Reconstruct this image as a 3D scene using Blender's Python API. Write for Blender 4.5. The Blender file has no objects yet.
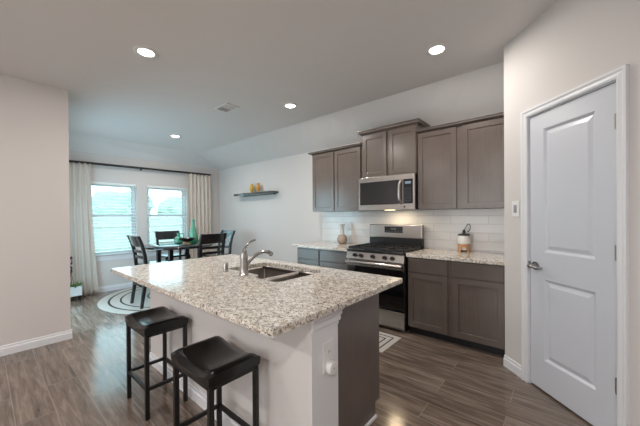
import bpy, bmesh, math, random
from mathutils import Vector, Matrix
random.seed(4)
S = bpy.context.scene
COL = S.collection
PI = math.pi

# ---------------------------------------------------------------- camera
F_PX, YAW, PITCH, ROLL, SHIFT = 287.68, math.radians(40.26), math.radians(-.23), math.radians(-.39), 4.456
cam_d = bpy.data.cameras.new('camera')
cam = bpy.data.objects.new('camera', cam_d); COL.objects.link(cam)
cam_d.sensor_fit = 'HORIZONTAL'; cam_d.sensor_width = 36
cam_d.lens = F_PX / 640 * 36
cam_d.shift_y = SHIFT / 640
cam_d.clip_start = .02
cam.matrix_world = (Matrix.Translation((0, -3.79, 1.36)) @ Matrix.Rotation(YAW, 4, 'Z') @ Matrix.Rotation(PI/2, 4, 'X')
                    @ Matrix.Rotation(PITCH, 4, 'X') @ Matrix.Rotation(ROLL, 4, 'Z'))
S.camera = cam

# ---------------------------------------------------------------- world, large lights, exposure
W = bpy.data.worlds.new('sky'); S.world = W; W.use_nodes = True
bg = W.node_tree.nodes['Background']
bg.inputs[0].default_value = (.58, .85, .98, 1); bg.inputs[1].default_value = 4.3
S.view_settings.view_transform = 'Standard'; S.view_settings.look = 'None'
S.view_settings.gamma = 1; S.view_settings.use_curve_mapping = False
S.view_settings.exposure = 0.0
S.cycles.use_denoising = True
S.cycles.max_bounces = 10; S.cycles.diffuse_bounces = 6; S.cycles.transparent_max_bounces = 16
S.cycles.sample_clamp_indirect = 8
S.cycles.caustics_reflective = False; S.cycles.caustics_refractive = False

def area(name, loc, rot, sx, sy, power, color, portal=False, shape='RECTANGLE', spread=None):
    d = bpy.data.lights.new(name, 'AREA'); d.shape = shape; d.size = sx
    if shape == 'RECTANGLE': d.size_y = sy
    d.energy = power; d.color = color
    if spread: d.spread = spread
    if portal: d.cycles.is_portal = True
    o = bpy.data.objects.new(name, d); COL.objects.link(o); o.location = loc; o.rotation_euler = rot
    return o
# added window-sized fill light behind the camera, no window built there
area('rear_fill_light', (-1.6, -7.9, 1.5), (PI/2, 0, 0), 3.6, 1.7, 62, (.96, .98, 1.0))
# daylight of the patio door in the dining room's hidden side wall
area('patio_door_daylight', (-5.10, -3.27, 1.08), (PI/2, 0, 0), 1.25, 1.95, 46, (.58, .81, 1.0))
# unseen lamps behind the camera; the last is added to brighten the island end
for lx, ly, lw in ((-3.0, -5.9, 26), (-1.2, -5.9, 36), (.70, -4.7, 42)): area('unseen_rear_lamp', (lx, ly, 2.79), (0, 0, 0), .16, 0, lw, (1, .95, .91), shape='DISK')
# daylight entering by the two dining windows
area('window_daylight', (-6.72, -2.19, 1.34), (PI/2, 0, -PI/2), .80, 1.34, 1, (1, 1, 1), portal=True)
area('window_daylight', (-6.72, -1.19, 1.34), (PI/2, 0, -PI/2), .80, 1.34, 1, (1, 1, 1), portal=True)
CAN_POWER, CAN_COLOR = 17, (1.0, .93, .86)

# ---------------------------------------------------------------- materials
def new_mat(name):
    m = bpy.data.materials.new(name); m.use_nodes = True
    return m, m.node_tree, m.node_tree.nodes['Principled BSDF']
def lin(c): return tuple((v/255/12.92 if v/255 <= .04045 else ((v/255+.055)/1.055)**2.4) for v in c) + (1,)
def mat(name, rgb, rough=.5, metal=0, noise=0, nscale=20, bump=0, bscale=60, coat=0, trans=0, spec=.5, emit=0):
    m, nt, p = new_mat(name)
    c = lin(rgb)
    p.inputs['Base Color'].default_value = c
    p.inputs['Roughness'].default_value = rough
    p.inputs['Metallic'].default_value = metal
    p.inputs['Specular IOR Level'].default_value = spec
    if coat: p.inputs['Coat Weight'].default_value = coat; p.inputs['Coat Roughness'].default_value = .1
    if trans: p.inputs['Transmission Weight'].default_value = trans
    if emit: p.inputs['Emission Color'].default_value = c; p.inputs['Emission Strength'].default_value = emit
    tc = nt.nodes.new('ShaderNodeTexCoord')
    if noise:
        n = nt.nodes.new('ShaderNodeTexNoise'); n.inputs['Scale'].default_value = nscale; n.inputs['Detail'].default_value = 4
        nt.links.new(tc.outputs['Object'], n.inputs['Vector'])
        r = nt.nodes.new('ShaderNodeMapRange'); r.inputs[3].default_value = 1-noise; r.inputs[4].default_value = 1+noise
        nt.links.new(n.outputs['Fac'], r.inputs[0])
        mx = nt.nodes.new('ShaderNodeVectorMath'); mx.operation = 'SCALE'; mx.inputs[0].default_value = c[:3]
        nt.links.new(r.outputs[0], mx.inputs['Scale']); nt.links.new(mx.outputs[0], p.inputs['Base Color'])
    if bump:
        n = nt.nodes.new('ShaderNodeTexNoise'); n.inputs['Scale'].default_value = bscale; n.inputs['Detail'].default_value = 5
        nt.links.new(tc.outputs['Object'], n.inputs['Vector'])
        b = nt.nodes.new('ShaderNodeBump'); b.inputs['Strength'].default_value = bump; b.inputs['Distance'].default_value = .002
        nt.links.new(n.outputs['Fac'], b.inputs['Height']); nt.links.new(b.outputs[0], p.inputs['Normal'])
    return m

def ramp(nt, stops):
    r = nt.nodes.new('ShaderNodeValToRGB'); e = r.color_ramp.elements
    while len(e) < len(stops): e.new(.5)
    for k, (pos, c) in enumerate(stops): e[k].position = pos; e[k].color = c
    return r

def wood_mat(name, rgb, rough=.42, axis='Z', amount=.22, coat=0.0):
    m, nt, p = new_mat(name)
    tc = nt.nodes.new('ShaderNodeTexCoord'); mp = nt.nodes.new('ShaderNodeMapping')
    mp.inputs['Scale'].default_value = (70, 70, 3) if axis == 'Z' else (3, 70, 70)
    nt.links.new(tc.outputs['Object'], mp.inputs[0])
    n = nt.nodes.new('ShaderNodeTexNoise'); n.inputs['Scale'].default_value = 1; n.inputs['Detail'].default_value = 5
    nt.links.new(mp.outputs[0], n.inputs['Vector'])
    n2 = nt.nodes.new('ShaderNodeTexNoise'); n2.inputs['Scale'].default_value = 5; n2.inputs['Detail'].default_value = 3
    nt.links.new(tc.outputs['Object'], n2.inputs['Vector'])
    ad = nt.nodes.new('ShaderNodeMath'); ad.operation = 'ADD'
    nt.links.new(n.outputs['Fac'], ad.inputs[0]); nt.links.new(n2.outputs['Fac'], ad.inputs[1])
    c = lin(rgb)
    r = ramp(nt, [(.3, tuple(v*(1-amount) for v in c[:3])+(1,)), (.7, tuple(v*(1+amount) for v in c[:3])+(1,))])
    hf = nt.nodes.new('ShaderNodeMath'); hf.operation = 'MULTIPLY'; hf.inputs[1].default_value = .5
    nt.links.new(ad.outputs[0], hf.inputs[0]); nt.links.new(hf.outputs[0], r.inputs[0])
    nt.links.new(r.outputs[0], p.inputs['Base Color'])
    p.inputs['Roughness'].default_value = rough
    if coat: p.inputs['Coat Weight'].default_value = coat; p.inputs['Coat Roughness'].default_value = .2
    return m

def floor_mat():
    m, nt, p = new_mat('grey_brown_plank_floor')
    tc = nt.nodes.new('ShaderNodeTexCoord')
    mp = nt.nodes.new('ShaderNodeMapping'); mp.inputs['Location'].default_value = (.3, 3.455 + .195*4, 0)
    nt.links.new(tc.outputs['Object'], mp.inputs[0])
    b = nt.nodes.new('ShaderNodeTexBrick'); b.offset = .37; b.offset_frequency = 2; b.squash = 1
    b.inputs['Color1'].default_value = (0, 0, 0, 1); b.inputs['Color2'].default_value = (1, 1, 1, 1); b.inputs['Mortar'].default_value = (.5, .5, .5, 1)
    b.inputs['Scale'].default_value = 1; b.inputs['Mortar Size'].default_value = .0022; b.inputs['Mortar Smooth'].default_value = .3
    b.inputs['Bias'].default_value = 0; b.inputs['Brick Width'].default_value = 1.22; b.inputs['Row Height'].default_value = .195
    nt.links.new(mp.outputs[0], b.inputs['Vector'])
    g = nt.nodes.new('ShaderNodeMapping'); g.inputs['Scale'].default_value = (1.6, 16, 1)
    off = nt.nodes.new('ShaderNodeVectorMath'); off.operation = 'MULTIPLY_ADD'
    off.inputs[1].default_value = (7, 13, 5)
    nt.links.new(b.outputs['Color'], off.inputs[0]); nt.links.new(tc.outputs['Object'], off.inputs[2])
    nt.links.new(off.outputs[0], g.inputs[0])
    n = nt.nodes.new('ShaderNodeTexNoise'); n.inputs['Scale'].default_value = 1.6; n.inputs['Detail'].default_value = 7; n.inputs['Roughness'].default_value = .62; n.inputs['Distortion'].default_value = .6
    nt.links.new(g.outputs[0], n.inputs['Vector'])
    r = ramp(nt, [(.28, lin((76, 64, 56))), (.5, lin((115, 100, 89))), (.72, lin((152, 136, 123)))])
    nt.links.new(n.outputs['Fac'], r.inputs[0])
    k = nt.nodes.new('ShaderNodeMapRange'); k.inputs[3].default_value = .80; k.inputs[4].default_value = 1.14
    nt.links.new(b.outputs['Color'], k.inputs[0])
    v = nt.nodes.new('ShaderNodeVectorMath'); v.operation = 'SCALE'
    nt.links.new(r.outputs[0], v.inputs[0]); nt.links.new(k.outputs[0], v.inputs['Scale'])
    mm = nt.nodes.new('ShaderNodeMix'); mm.data_type = 'RGBA'
    mm.inputs[7].default_value = lin((172, 160, 150))
    sc = nt.nodes.new('ShaderNodeMath'); sc.operation = 'MULTIPLY'; sc.inputs[1].default_value = .45
    nt.links.new(b.outputs['Fac'], sc.inputs[0])
    nt.links.new(sc.outputs[0], mm.inputs[0]); nt.links.new(v.outputs[0], mm.inputs[6])
    nt.links.new(mm.outputs[2], p.inputs['Base Color'])
    rr = nt.nodes.new('ShaderNodeMapRange'); rr.inputs[3].default_value = .09; rr.inputs[4].default_value = .22; p.inputs['Specular IOR Level'].default_value = .85
    nt.links.new(n.outputs['Fac'], rr.inputs[0]); nt.links.new(rr.outputs[0], p.inputs['Roughness'])
    bp = nt.nodes.new('ShaderNodeBump'); bp.inputs['Strength'].default_value = .12; bp.inputs['Distance'].default_value = .002
    nt.links.new(n.outputs['Fac'], bp.inputs['Height']); nt.links.new(bp.outputs[0], p.inputs['Normal'])
    return m

def granite_mat():
    m, nt, p = new_mat('speckled_granite')
    tc = nt.nodes.new('ShaderNodeTexCoord')
    n = nt.nodes.new('ShaderNodeTexNoise'); n.inputs['Scale'].default_value = 22; n.inputs['Detail'].default_value = 6; n.inputs['Roughness'].default_value = .7
    nt.links.new(tc.outputs['Object'], n.inputs['Vector'])
    r = ramp(nt, [(.30, lin((158, 144, 128))), (.41, lin((206, 197, 184))), (.54, lin((230, 224, 214))), (.72, lin((242, 238, 231)))])
    nt.links.new(n.outputs['Fac'], r.inputs[0])
    last = r.outputs[0]
    for scale, thr, col, seed in ((120, .22, (146, 138, 131), 0), (150, .11, (50, 48, 50), 3), (90, .10, (176, 160, 142), 7)):
        mp = nt.nodes.new('ShaderNodeMapping'); mp.inputs['Location'].default_value = (seed, seed, seed)
        nz = nt.nodes.new('ShaderNodeTexNoise'); nz.inputs['Scale'].default_value = scale*.5; nz.inputs['Detail'].default_value = 2
        nt.links.new(tc.outputs['Object'], nz.inputs['Vector'])
        add = nt.nodes.new('ShaderNodeVectorMath'); add.operation = 'MULTIPLY_ADD'; add.inputs[1].default_value = (.03, .03, .03)
        nt.links.new(nz.outputs['Color'], add.inputs[0]); nt.links.new(tc.outputs['Object'], add.inputs[2])
        nt.links.new(add.outputs[0], mp.inputs[0])
        v = nt.nodes.new('ShaderNodeTexVoronoi'); v.inputs['Scale'].default_value = scale
        nt.links.new(mp.outputs[0], v.inputs['Vector'])
        sp = nt.nodes.new('ShaderNodeSeparateColor'); nt.links.new(v.outputs['Color'], sp.inputs[0])
        lt = nt.nodes.new('ShaderNodeMapRange'); lt.inputs[1].default_value = thr-.03; lt.inputs[2].default_value = thr+.03; lt.inputs[3].default_value = 1; lt.inputs[4].default_value = 0
        nt.links.new(sp.outputs[0], lt.inputs[0])
        mx = nt.nodes.new('ShaderNodeMix'); mx.data_type = 'RGBA'; mx.inputs[7].default_value = lin(col)
        fm = nt.nodes.new('ShaderNodeMath'); fm.operation = 'MULTIPLY'; fm.inputs[1].default_value = .92
        nt.links.new(lt.outputs[0], fm.inputs[0]); nt.links.new(fm.outputs[0], mx.inputs[0]); nt.links.new(last, mx.inputs[6])
        last = mx.outputs[2]
    nt.links.new(last, p.inputs['Base Color'])
    p.inputs['Roughness'].default_value = .12
    return m

def tile_mat():
    m, nt, p = new_mat('white_subway_tile')
    tc = nt.nodes.new('ShaderNodeTexCoord')
    mp = nt.nodes.new('ShaderNodeMapping'); mp.inputs['Rotation'].default_value = (PI/2, 0, 0)
    sx = nt.nodes.new('ShaderNodeSeparateXYZ'); cx = nt.nodes.new('ShaderNodeCombineXYZ')
    nt.links.new(tc.outputs['Object'], sx.inputs[0])
    a1 = nt.nodes.new('ShaderNodeMath'); a1.inputs[1].default_value = .659 + 4.15
    a2 = nt.nodes.new('ShaderNodeMath'); a2.inputs[1].default_value = -.948
    nt.links.new(sx.outputs[0], a1.inputs[0]); nt.links.new(sx.outputs[2], a2.inputs[0])
    nt.links.new(a1.outputs[0], cx.inputs[0]); nt.links.new(a2.outputs[0], cx.inputs[1])
    b = nt.nodes.new('ShaderNodeTexBrick'); b.offset = .5
    b.inputs['Color1'].default_value = lin((226, 224, 222)); b.inputs['Color2'].default_value = lin((218, 216, 215)); b.inputs['Mortar'].default_value = lin((205, 203, 201))
    b.inputs['Scale'].default_value = 1; b.inputs['Mortar Size'].default_value = .0035; b.inputs['Mortar Smooth'].default_value = .2; b.inputs['Brick Width'].default_value = .415/1; b.inputs['Row Height'].default_value = .1025
    nt.links.new(cx.outputs[0], b.inputs['Vector'])
    nt.links.new(b.outputs['Color'], p.inputs['Base Color'])
    bp = nt.nodes.new('ShaderNodeBump'); bp.invert = True; bp.inputs['Strength'].default_value = .6; bp.inputs['Distance'].default_value = .002
    nt.links.new(b.outputs['Fac'], bp.inputs['Height']); nt.links.new(bp.outputs[0], p.inputs['Normal'])
    p.inputs['Roughness'].default_value = .15
    return m

def brushed(name, rgb, rough=.3, axis='X'):
    m, nt, p = new_mat(name)
    p.inputs['Base Color'].default_value = lin(rgb); p.inputs['Metallic'].default_value = 1
    tc = nt.nodes.new('ShaderNodeTexCoord'); mp = nt.nodes.new('ShaderNodeMapping')
    mp.inputs['Scale'].default_value = (4, 300, 300) if axis == 'X' else (300, 300, 4)
    nt.links.new(tc.outputs['Object'], mp.inputs[0])
    n = nt.nodes.new('ShaderNodeTexNoise'); n.inputs['Scale'].default_value = 1
    nt.links.new(mp.outputs[0], n.inputs['Vector'])
    r = nt.nodes.new('ShaderNodeMapRange'); r.inputs[3].default_value = rough-.08; r.inputs[4].default_value = rough+.08
    nt.links.new(n.outputs['Fac'], r.inputs[0]); nt.links.new(r.outputs[0], p.inputs['Roughness'])
    return m

def pane_mat(name, tint=(.93, .98, .97), gloss=.08):
    m = bpy.data.materials.new(name); m.use_nodes = True; nt = m.node_tree
    nt.nodes.remove(nt.nodes['Principled BSDF'])
    t = nt.nodes.new('ShaderNodeBsdfTransparent'); t.inputs[0].default_value = tint + (1,)
    g = nt.nodes.new('ShaderNodeBsdfGlossy'); g.inputs['Roughness'].default_value = .02
    mx = nt.nodes.new('ShaderNodeMixShader'); mx.inputs[0].default_value = gloss
    nt.links.new(t.outputs[0], mx.inputs[1]); nt.links.new(g.outputs[0], mx.inputs[2])
    nt.links.new(mx.outputs[0], nt.nodes['Material Output'].inputs[0])
    return m

def rug_mat(name, kind):
    m, nt, p = new_mat(name)
    tc = nt.nodes.new('ShaderNodeTexCoord'); sx = nt.nodes.new('ShaderNodeSeparateXYZ')
    nt.links.new(tc.outputs['Object'], sx.inputs[0])
    if kind == 'round':
        l0 = nt.nodes.new('ShaderNodeVectorMath'); l0.operation = 'SCALE'; l0.inputs['Scale'].default_value = 1/1.2
        nt.links.new(tc.outputs['Object'], l0.inputs[0])
        ln = nt.nodes.new('ShaderNodeVectorMath'); ln.operation = 'LENGTH'
        nt.links.new(l0.outputs[0], ln.inputs[0]); d = ln.outputs['Value']
        bands = [(0, 0), (.40, 1), (.42, 0), (.715, 1), (.74, 0), (.845, 1), (.875, 0)]
    else:
        # distance from the border of a 1.5 x .46 half-size runner
        ax = nt.nodes.new('ShaderNodeMath'); ax.operation = 'ABSOLUTE'; nt.links.new(sx.outputs[0], ax.inputs[0])
        ay = nt.nodes.new('ShaderNodeMath'); ay.operation = 'ABSOLUTE'; nt.links.new(sx.outputs[1], ay.inputs[0])
        s1 = nt.nodes.new('ShaderNodeMath'); s1.operation = 'SUBTRACT'; s1.inputs[0].default_value = .60; nt.links.new(ax.outputs[0], s1.inputs[1])
        s2 = nt.nodes.new('ShaderNodeMath'); s2.operation = 'SUBTRACT'; s2.inputs[0].default_value = .225; nt.links.new(ay.outputs[0], s2.inputs[1])
        mn = nt.nodes.new('ShaderNodeMath'); mn.operation = 'MINIMUM'
        nt.links.new(s1.outputs[0], mn.inputs[0]); nt.links.new(s2.outputs[0], mn.inputs[1]); d = mn.outputs[0]
        bands = [(0, 0), (.058, 1), (.074, 0), (.118, 1), (.134, 0), (.175, 1), (.19, 0)]
    r = nt.nodes.new('ShaderNodeValToRGB'); r.color_ramp.interpolation = 'CONSTANT'
    e = r.color_ramp.elements
    while len(e) < len(bands): e.new(.5)
    for k, (pos, v) in enumerate(bands):
        e[k].position = pos; e[k].color = lin((44, 42, 44)) if v else lin((190, 185, 178))
    nt.links.new(d, r.inputs[0]); nt.links.new(r.outputs[0], p.inputs['Base Color'])
    p.inputs['Roughness'].default_value = .95
    n = nt.nodes.new('ShaderNodeTexNoise'); n.inputs['Scale'].default_value = 250
    nt.links.new(tc.outputs['Object'], n.inputs['Vector'])
    b = nt.nodes.new('ShaderNodeBump'); b.inputs['Strength'].default_value = .4; b.inputs['Distance'].default_value = .003
    nt.links.new(n.outputs['Fac'], b.inputs['Height']); nt.links.new(b.outputs[0], p.inputs['Normal'])
    return m

M = dict(
    wall=mat('warm_grey_wall_paint', (208, 204, 202), .75, bump=.12, bscale=220),
    ceil=mat('ceiling_paint', (224, 222, 221), .9, bump=.1, bscale=160),
    trim=mat('white_trim_paint', (222, 224, 228), .35),
    door=mat('white_door_paint', (200, 204, 212), .30),
    floor=floor_mat(), granite=granite_mat(), tile=tile_mat(),
    cab=wood_mat('grey_brown_cabinet_wood', (98, 87, 81), .28, 'Z', .16, .35),
    cab_in=mat('dark_cabinet_reveal', (44, 36, 32), .6),
    toe=mat('black_toe_kick', (24, 23, 25), .5),
    steel=brushed('brushed_stainless', (172, 166, 161), .24),
    steel_v=brushed('brushed_sink_steel', (186, 178, 172), .38, 'Z'),
    chrome=mat('satin_nickel', (172, 168, 165), .24, 1),
    blackglass=mat('black_oven_glass', (10, 10, 12), .05, coat=.6),
    mwglass=mat('tinted_microwave_glass', (20, 21, 24), .05, coat=.5),
    black=mat('black_enamel', (18, 18, 20), .28),
    iron=mat('cast_iron_grate', (26, 26, 28), .5, bump=.2),
    leather=mat('black_leather', (9, 9, 11), .23, bump=.12, bscale=140),
    frame=mat('black_powder_coat', (13, 13, 14), .42),
    darkwood=mat('black_painted_wood', (18, 19, 24), .18, coat=.6),
    lacquer=mat('dark_shelf_lacquer', (26, 28, 32), .10, coat=1, spec=1),
    plastic=mat('white_plastic', (226, 226, 226), .35),
    grey=mat('grey_plastic', (150, 152, 158), .4),
    lcd=mat('dark_display', (22, 26, 34), .1),
    key=mat('keypad_grey', (64, 67, 72), .4),
    curtain=mat('beige_grey_curtain_cloth', (206, 196, 187), .9, noise=.04, nscale=90, bump=.2, bscale=300),
    slat=mat('white_blind_slat', (232, 236, 236), .45),
    pane=pane_mat('window_glass'),
    rod=mat('black_rod', (24, 22, 22), .4),
    lens=mat('lit_downlight_lens', (255, 246, 232), .5, emit=14),
    ventd=mat('vent_shadow_grey', (70, 72, 76), .6),
    greenglass=mat('green_glass', (120, 222, 186), .06, trans=.6, coat=.5),
    bowl=mat('dark_bowl_glaze', (42, 34, 32), .25, noise=.2),
    bowlfoot=mat('tan_bowl_foot', (176, 140, 108), .5, noise=.1),
    yellow=mat('yellow_ceramic', (214, 178, 70), .35, noise=.12),
    orange=mat('amber_ceramic', (206, 150, 74), .35, noise=.12),
    pot=mat('white_planter_glaze', (226, 226, 224), .4),
    leaf=mat('green_leaf', (66, 112, 42), .5, noise=.3),
    flower=mat('dark_purple_flower', (58, 34, 60), .7, noise=.2),
    stem=mat('brown_stem', (92, 74, 58), .7),
    soil=mat('potting_soil', (52, 40, 32), .95, noise=.3, nscale=60),
    cork=wood_mat('honey_wood', (186, 140, 100), .5, 'X', .2),
    ceramic=mat('white_ceramic', (222, 220, 216), .25),
    pewter=mat('dark_pewter', (96, 94, 94), .35, .8),
    amber=mat('brown_glass_jar', (154, 138, 124), .12, coat=.5, noise=.15),
    clear=mat('clear_pale_glass', (220, 224, 226), .10, trans=.25),
    rug_round=rug_mat('round_rug_pile', 'round'), runner=rug_mat('runner_rug_pile', 'runner'),
    brass=mat('brushed_hinge_metal', (150, 146, 138), .35, 1),
    grass=mat('lawn_grass', (150, 160, 132), .9, noise=.3, nscale=6),
    fence=wood_mat('weathered_fence_wood', (196, 196, 190), .8, 'Z', .2),
    crown=mat('tree_foliage', (168, 184, 168), .9, noise=.4, nscale=5),
    bark=mat('tree_bark', (90, 74, 62), .9, noise=.3),
)

# ---------------------------------------------------------------- mesh helpers
def box(bm, x0, x1, y0, y1, z0, z1):
    v = [bm.verts.new((x, y, z)) for x in (x0, x1) for y in (y0, y1) for z in (z0, z1)]
    for f in ((0, 1, 3, 2), (4, 6, 7, 5), (0, 4, 5, 1), (2, 3, 7, 6), (0, 2, 6, 4), (1, 5, 7, 3)):
        bm.faces.new([v[i] for i in f])
def hexa(bm, b, t):
    """b, t: four corners bottom and top, same winding"""
    v = [bm.verts.new(p) for p in b] + [bm.verts.new(p) for p in t]
    bm.faces.new(v[3::-1]); bm.faces.new(v[4:])
    for i in range(4): j = (i+1) % 4; bm.faces.new((v[i], v[j], v[4+j], v[4+i]))
def bar(bm, a, b, w, d, up=(0, 0, 1)):
    """square bar from a to b, w along the side vector, d along the other"""
    a = Vector(a); b = Vector(b); t = (b-a).normalized()
    s = t.cross(Vector(up))
    if s.length < 1e-4: s = Vector((1, 0, 0))
    s.normalize(); u = s.cross(t)
    q = [(-.5, -.5), (.5, -.5), (.5, .5), (-.5, .5)]
    hexa(bm, [a + s*w*i + u*d*j for i, j in q], [b + s*w*i + u*d*j for i, j in q])
def ring(bm, c, n, r, seg, ref=None):
    n = Vector(n).normalized()
    s = n.orthogonal().normalized() if ref is None else (Vector(ref) - n*n.dot(Vector(ref))).normalized()
    u = n.cross(s)
    return [bm.verts.new(Vector(c) + (s*math.cos(2*PI*i/seg) + u*math.sin(2*PI*i/seg))*r) for i in range(seg)]
def skin(bm, rings, cap=True, closed=False):
    for a, b in zip(rings, rings[1:]):
        k = len(a)
        for i in range(k): bm.faces.new((a[i], a[(i+1) % k], b[(i+1) % k], b[i]))
    if cap:
        bm.faces.new(rings[0][::-1]); bm.faces.new(rings[-1])
def cyl(bm, a, b, r0, r1=None, seg=20):
    r1 = r0 if r1 is None else r1
    n = Vector(b)-Vector(a)
    skin(bm, [ring(bm, a, n, r0, seg), ring(bm, b, n, r1, seg)])
def tube(bm, pts, r, seg=10):
    pts = [Vector(p) for p in pts]; rs = r if isinstance(r, (list, tuple)) else [r]*len(pts)
    ref = None; out = []
    for i, p in enumerate(pts):
        t = (pts[min(i+1, len(pts)-1)] - pts[max(i-1, 0)]).normalized()
        if ref is None: ref = t.orthogonal()
        ref = (ref - t*t.dot(ref)).normalized()
        out.append(ring(bm, p, t, rs[i], seg, ref))
    skin(bm, out)
def lathe(bm, prof, c=(0, 0, 0), seg=28, cap=True):
    out = []
    for r, z in prof:
        out.append([bm.verts.new((c[0]+r*math.cos(2*PI*i/seg), c[1]+r*math.sin(2*PI*i/seg), c[2]+z)) for i in range(seg)])
    skin(bm, out, cap)
def spline(pts, n=8):
    pts = [Vector(p) for p in pts]; out = []
    for i in range(len(pts)-1):
        p0 = pts[max(i-1, 0)]; p1 = pts[i]; p2 = pts[i+1]; p3 = pts[min(i+2, len(pts)-1)]
        for k in range(n):
            t = k/n
            out.append(.5*((2*p1) + (p2-p0)*t + (2*p0-5*p1+4*p2-p3)*t*t + (3*p1-p0-3*p2+p3)*t**3))
    out.append(pts[-1]); return out
def rrect(x0, x1, y0, y1, r, n=5):
    out = []
    for cx, cy, a in ((x1-r, y1-r, 0), (x0+r, y1-r, PI/2), (x0+r, y0+r, PI), (x1-r, y0+r, 3*PI/2)):
        for k in range(n+1): out.append((cx + r*math.cos(a+PI/2*k/n), cy + r*math.sin(a+PI/2*k/n)))
    return out
def slab(bm, outer, holes, z0, z1):
    """flat slab with holes"""
    es = []
    loops = [outer] + list(holes)
    for lp in loops:
        vs = [bm.verts.new((x, y, z1)) for x, y in lp]
        es += [bm.edges.new((vs[i], vs[(i+1) % len(vs)])) for i in range(len(vs))]
    r = bmesh.ops.triangle_fill(bm, use_beauty=True, use_dissolve=False, edges=es, normal=(0, 0, 1))
    fs = [g for g in r['geom'] if isinstance(g, bmesh.types.BMFace)]
    ex = bmesh.ops.extrude_face_region(bm, geom=fs)
    bmesh.ops.translate(bm, verts=[g for g in ex['geom'] if isinstance(g, bmesh.types.BMVert)], vec=(0, 0, z0-z1))
def prism(bm, prof, x0, x1):
    """profile in (y, z) swept along x"""
    a = [bm.verts.new((x0, y, z)) for y, z in prof]; b = [bm.verts.new((x1, y, z)) for y, z in prof]
    skin(bm, [a, b])
def panelled(bm, x0, x1, z0, z1, yf, th, panels, steps):
    """a slab whose front (facing -y) has stacked rectangular panels; steps: list of (inset, depth)"""
    yb = yf + th
    def q(*p): bm.faces.new([bm.verts.new(v) for v in p])
    px0, px1 = panels[0][0], panels[0][1]
    q((x0, yf, z0), (px0, yf, z0), (px0, yf, z1), (x0, yf, z1))
    q((px1, yf, z0), (x1, yf, z0), (x1, yf, z1), (px1, yf, z1))
    zs = [z0]
    for p in sorted(panels, key=lambda p: p[2]): zs += [p[2], p[3]]
    zs.append(z1)
    for i in range(0, len(zs), 2): q((px0, yf, zs[i]), (px1, yf, zs[i]), (px1, yf, zs[i+1]), (px0, yf, zs[i+1]))
    for p in panels:
        prev = [(p[0], yf, p[2]), (p[1], yf, p[2]), (p[1], yf, p[3]), (p[0], yf, p[3])]
        for ins, dep in steps:
            cur = [(p[0]+ins, yf+dep, p[2]+ins), (p[1]-ins, yf+dep, p[2]+ins), (p[1]-ins, yf+dep, p[3]-ins), (p[0]+ins, yf+dep, p[3]-ins)]
            for i in range(4): j = (i+1) % 4; q(prev[i], prev[j], cur[j], cur[i])
            prev = cur
        q(*prev)
    q((x0, yb, z0), (x0, yb, z1), (x1, yb, z1), (x1, yb, z0))
    q((x0, yf, z0), (x0, yf, z1), (x0, yb, z1), (x0, yb, z0))
    q((x1, yf, z0), (x1, yb, z0), (x1, yb, z1), (x1, yf, z1))
    q((x0, yf, z1), (x1, yf, z1), (x1, yb, z1), (x0, yb, z1))
    q((x0, yf, z0), (x0, yb, z0), (x1, yb, z0), (x1, yf, z0))
    bmesh.ops.remove_doubles(bm, verts=bm.verts, dist=1e-5)

def obj(name, bm, m, parent=None, bevel=0, smooth=False, seg=2, loc=None, rz=0):
    bmesh.ops.recalc_face_normals(bm, faces=bm.faces)
    me = bpy.data.meshes.new(name); bm.to_mesh(me); bm.free()
    me.materials.append(m if not isinstance(m, str) else M[m])
    if smooth:
        for p in me.polygons: p.use_smooth = True
        me.set_sharp_from_angle(angle=math.radians(42))
    o = bpy.data.objects.new(name, me); COL.objects.link(o)
    if parent: o.parent = parent
    if loc: o.location = loc
    if rz: o.rotation_euler.z = rz
    if bevel:
        b = o.modifiers.new('bevel', 'BEVEL'); b.width = bevel; b.segments = seg; b.limit_method = 'ANGLE'; b.angle_limit = math.radians(35)
    return o
def tag(o, label, cat, group=None):
    o['label'] = label; o['category'] = cat
    if group: o['group'] = group
    return o
def thing(name, label, cat, loc=(0, 0, 0), rz=0, group=None):
    o = bpy.data.objects.new(name, None); COL.objects.link(o); o.empty_display_size = .1
    o.location = loc; o.rotation_euler.z = rz
    return tag(o, label, cat, group)
def struct(name, bm, m, parent=None, bevel=0, loc=None, rz=0, smooth=False):
    o = obj(name, bm, m, parent, bevel, smooth, loc=loc, rz=rz)
    o['kind'] = 'structure'
    return o
def B(): return bmesh.new()
def boxes(*bs):
    bm = B()
    for b in bs: box(bm, *b)
    return bm
def dup(root, loc, rz, label):
    def cp(o, par):
        c = o.copy(); COL.objects.link(c)
        if par: c.parent = par
        for ch in o.children: cp(ch, c)
        return c
    r = cp(root, None); r.location = loc; r.rotation_euler.z = rz; r['label'] = label
    return r

# ================================================================ ROOM SHELL
XW = -6.45                       # window wall
def ceil_z(x): return 2.885 + .022*x
struct('floor', boxes((-6.6, 1.1, -8.1, .12, -.1, 0)), 'floor')
# ceiling: flat field, two sloped strips running down to the walls
bm = B()
def cv(x, y, z=None): return bm.verts.new((x, y, ceil_z(x) if z is None else z))
a, b_, c_, d_, e_, f_ = cv(1.05, -.36), cv(-6.07, -.71), cv(-6.15, -3.3), cv(-6.15, -8.1), cv(1.05, -8.1), None
w1, w2, w3 = cv(1.05, 0.02, 2.47), cv(XW-.02, .02, 2.505), cv(XW-.02, -8.1, 2.505)
N = 24
top_, bot_ = [a], [w1]
for k in range(1, N):
    t = k/N; top_.append(bm.verts.new(a.co.lerp(b_.co, t))); bot_.append(bm.verts.new(w1.co.lerp(w2.co, t)))
top_.append(b_); bot_.append(w2)
for k in range(N): bm.faces.new((top_[k], bot_[k], bot_[k+1], top_[k+1]))
bm.faces.new((b_, w2, w3, d_, c_)); bm.faces.new(top_ + [c_, d_, e_])
cl = struct('ceiling', bm, 'ceil')
so = cl.modifiers.new('thick', 'SOLIDIFY'); so.thickness = .08; so.offset = -1
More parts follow.
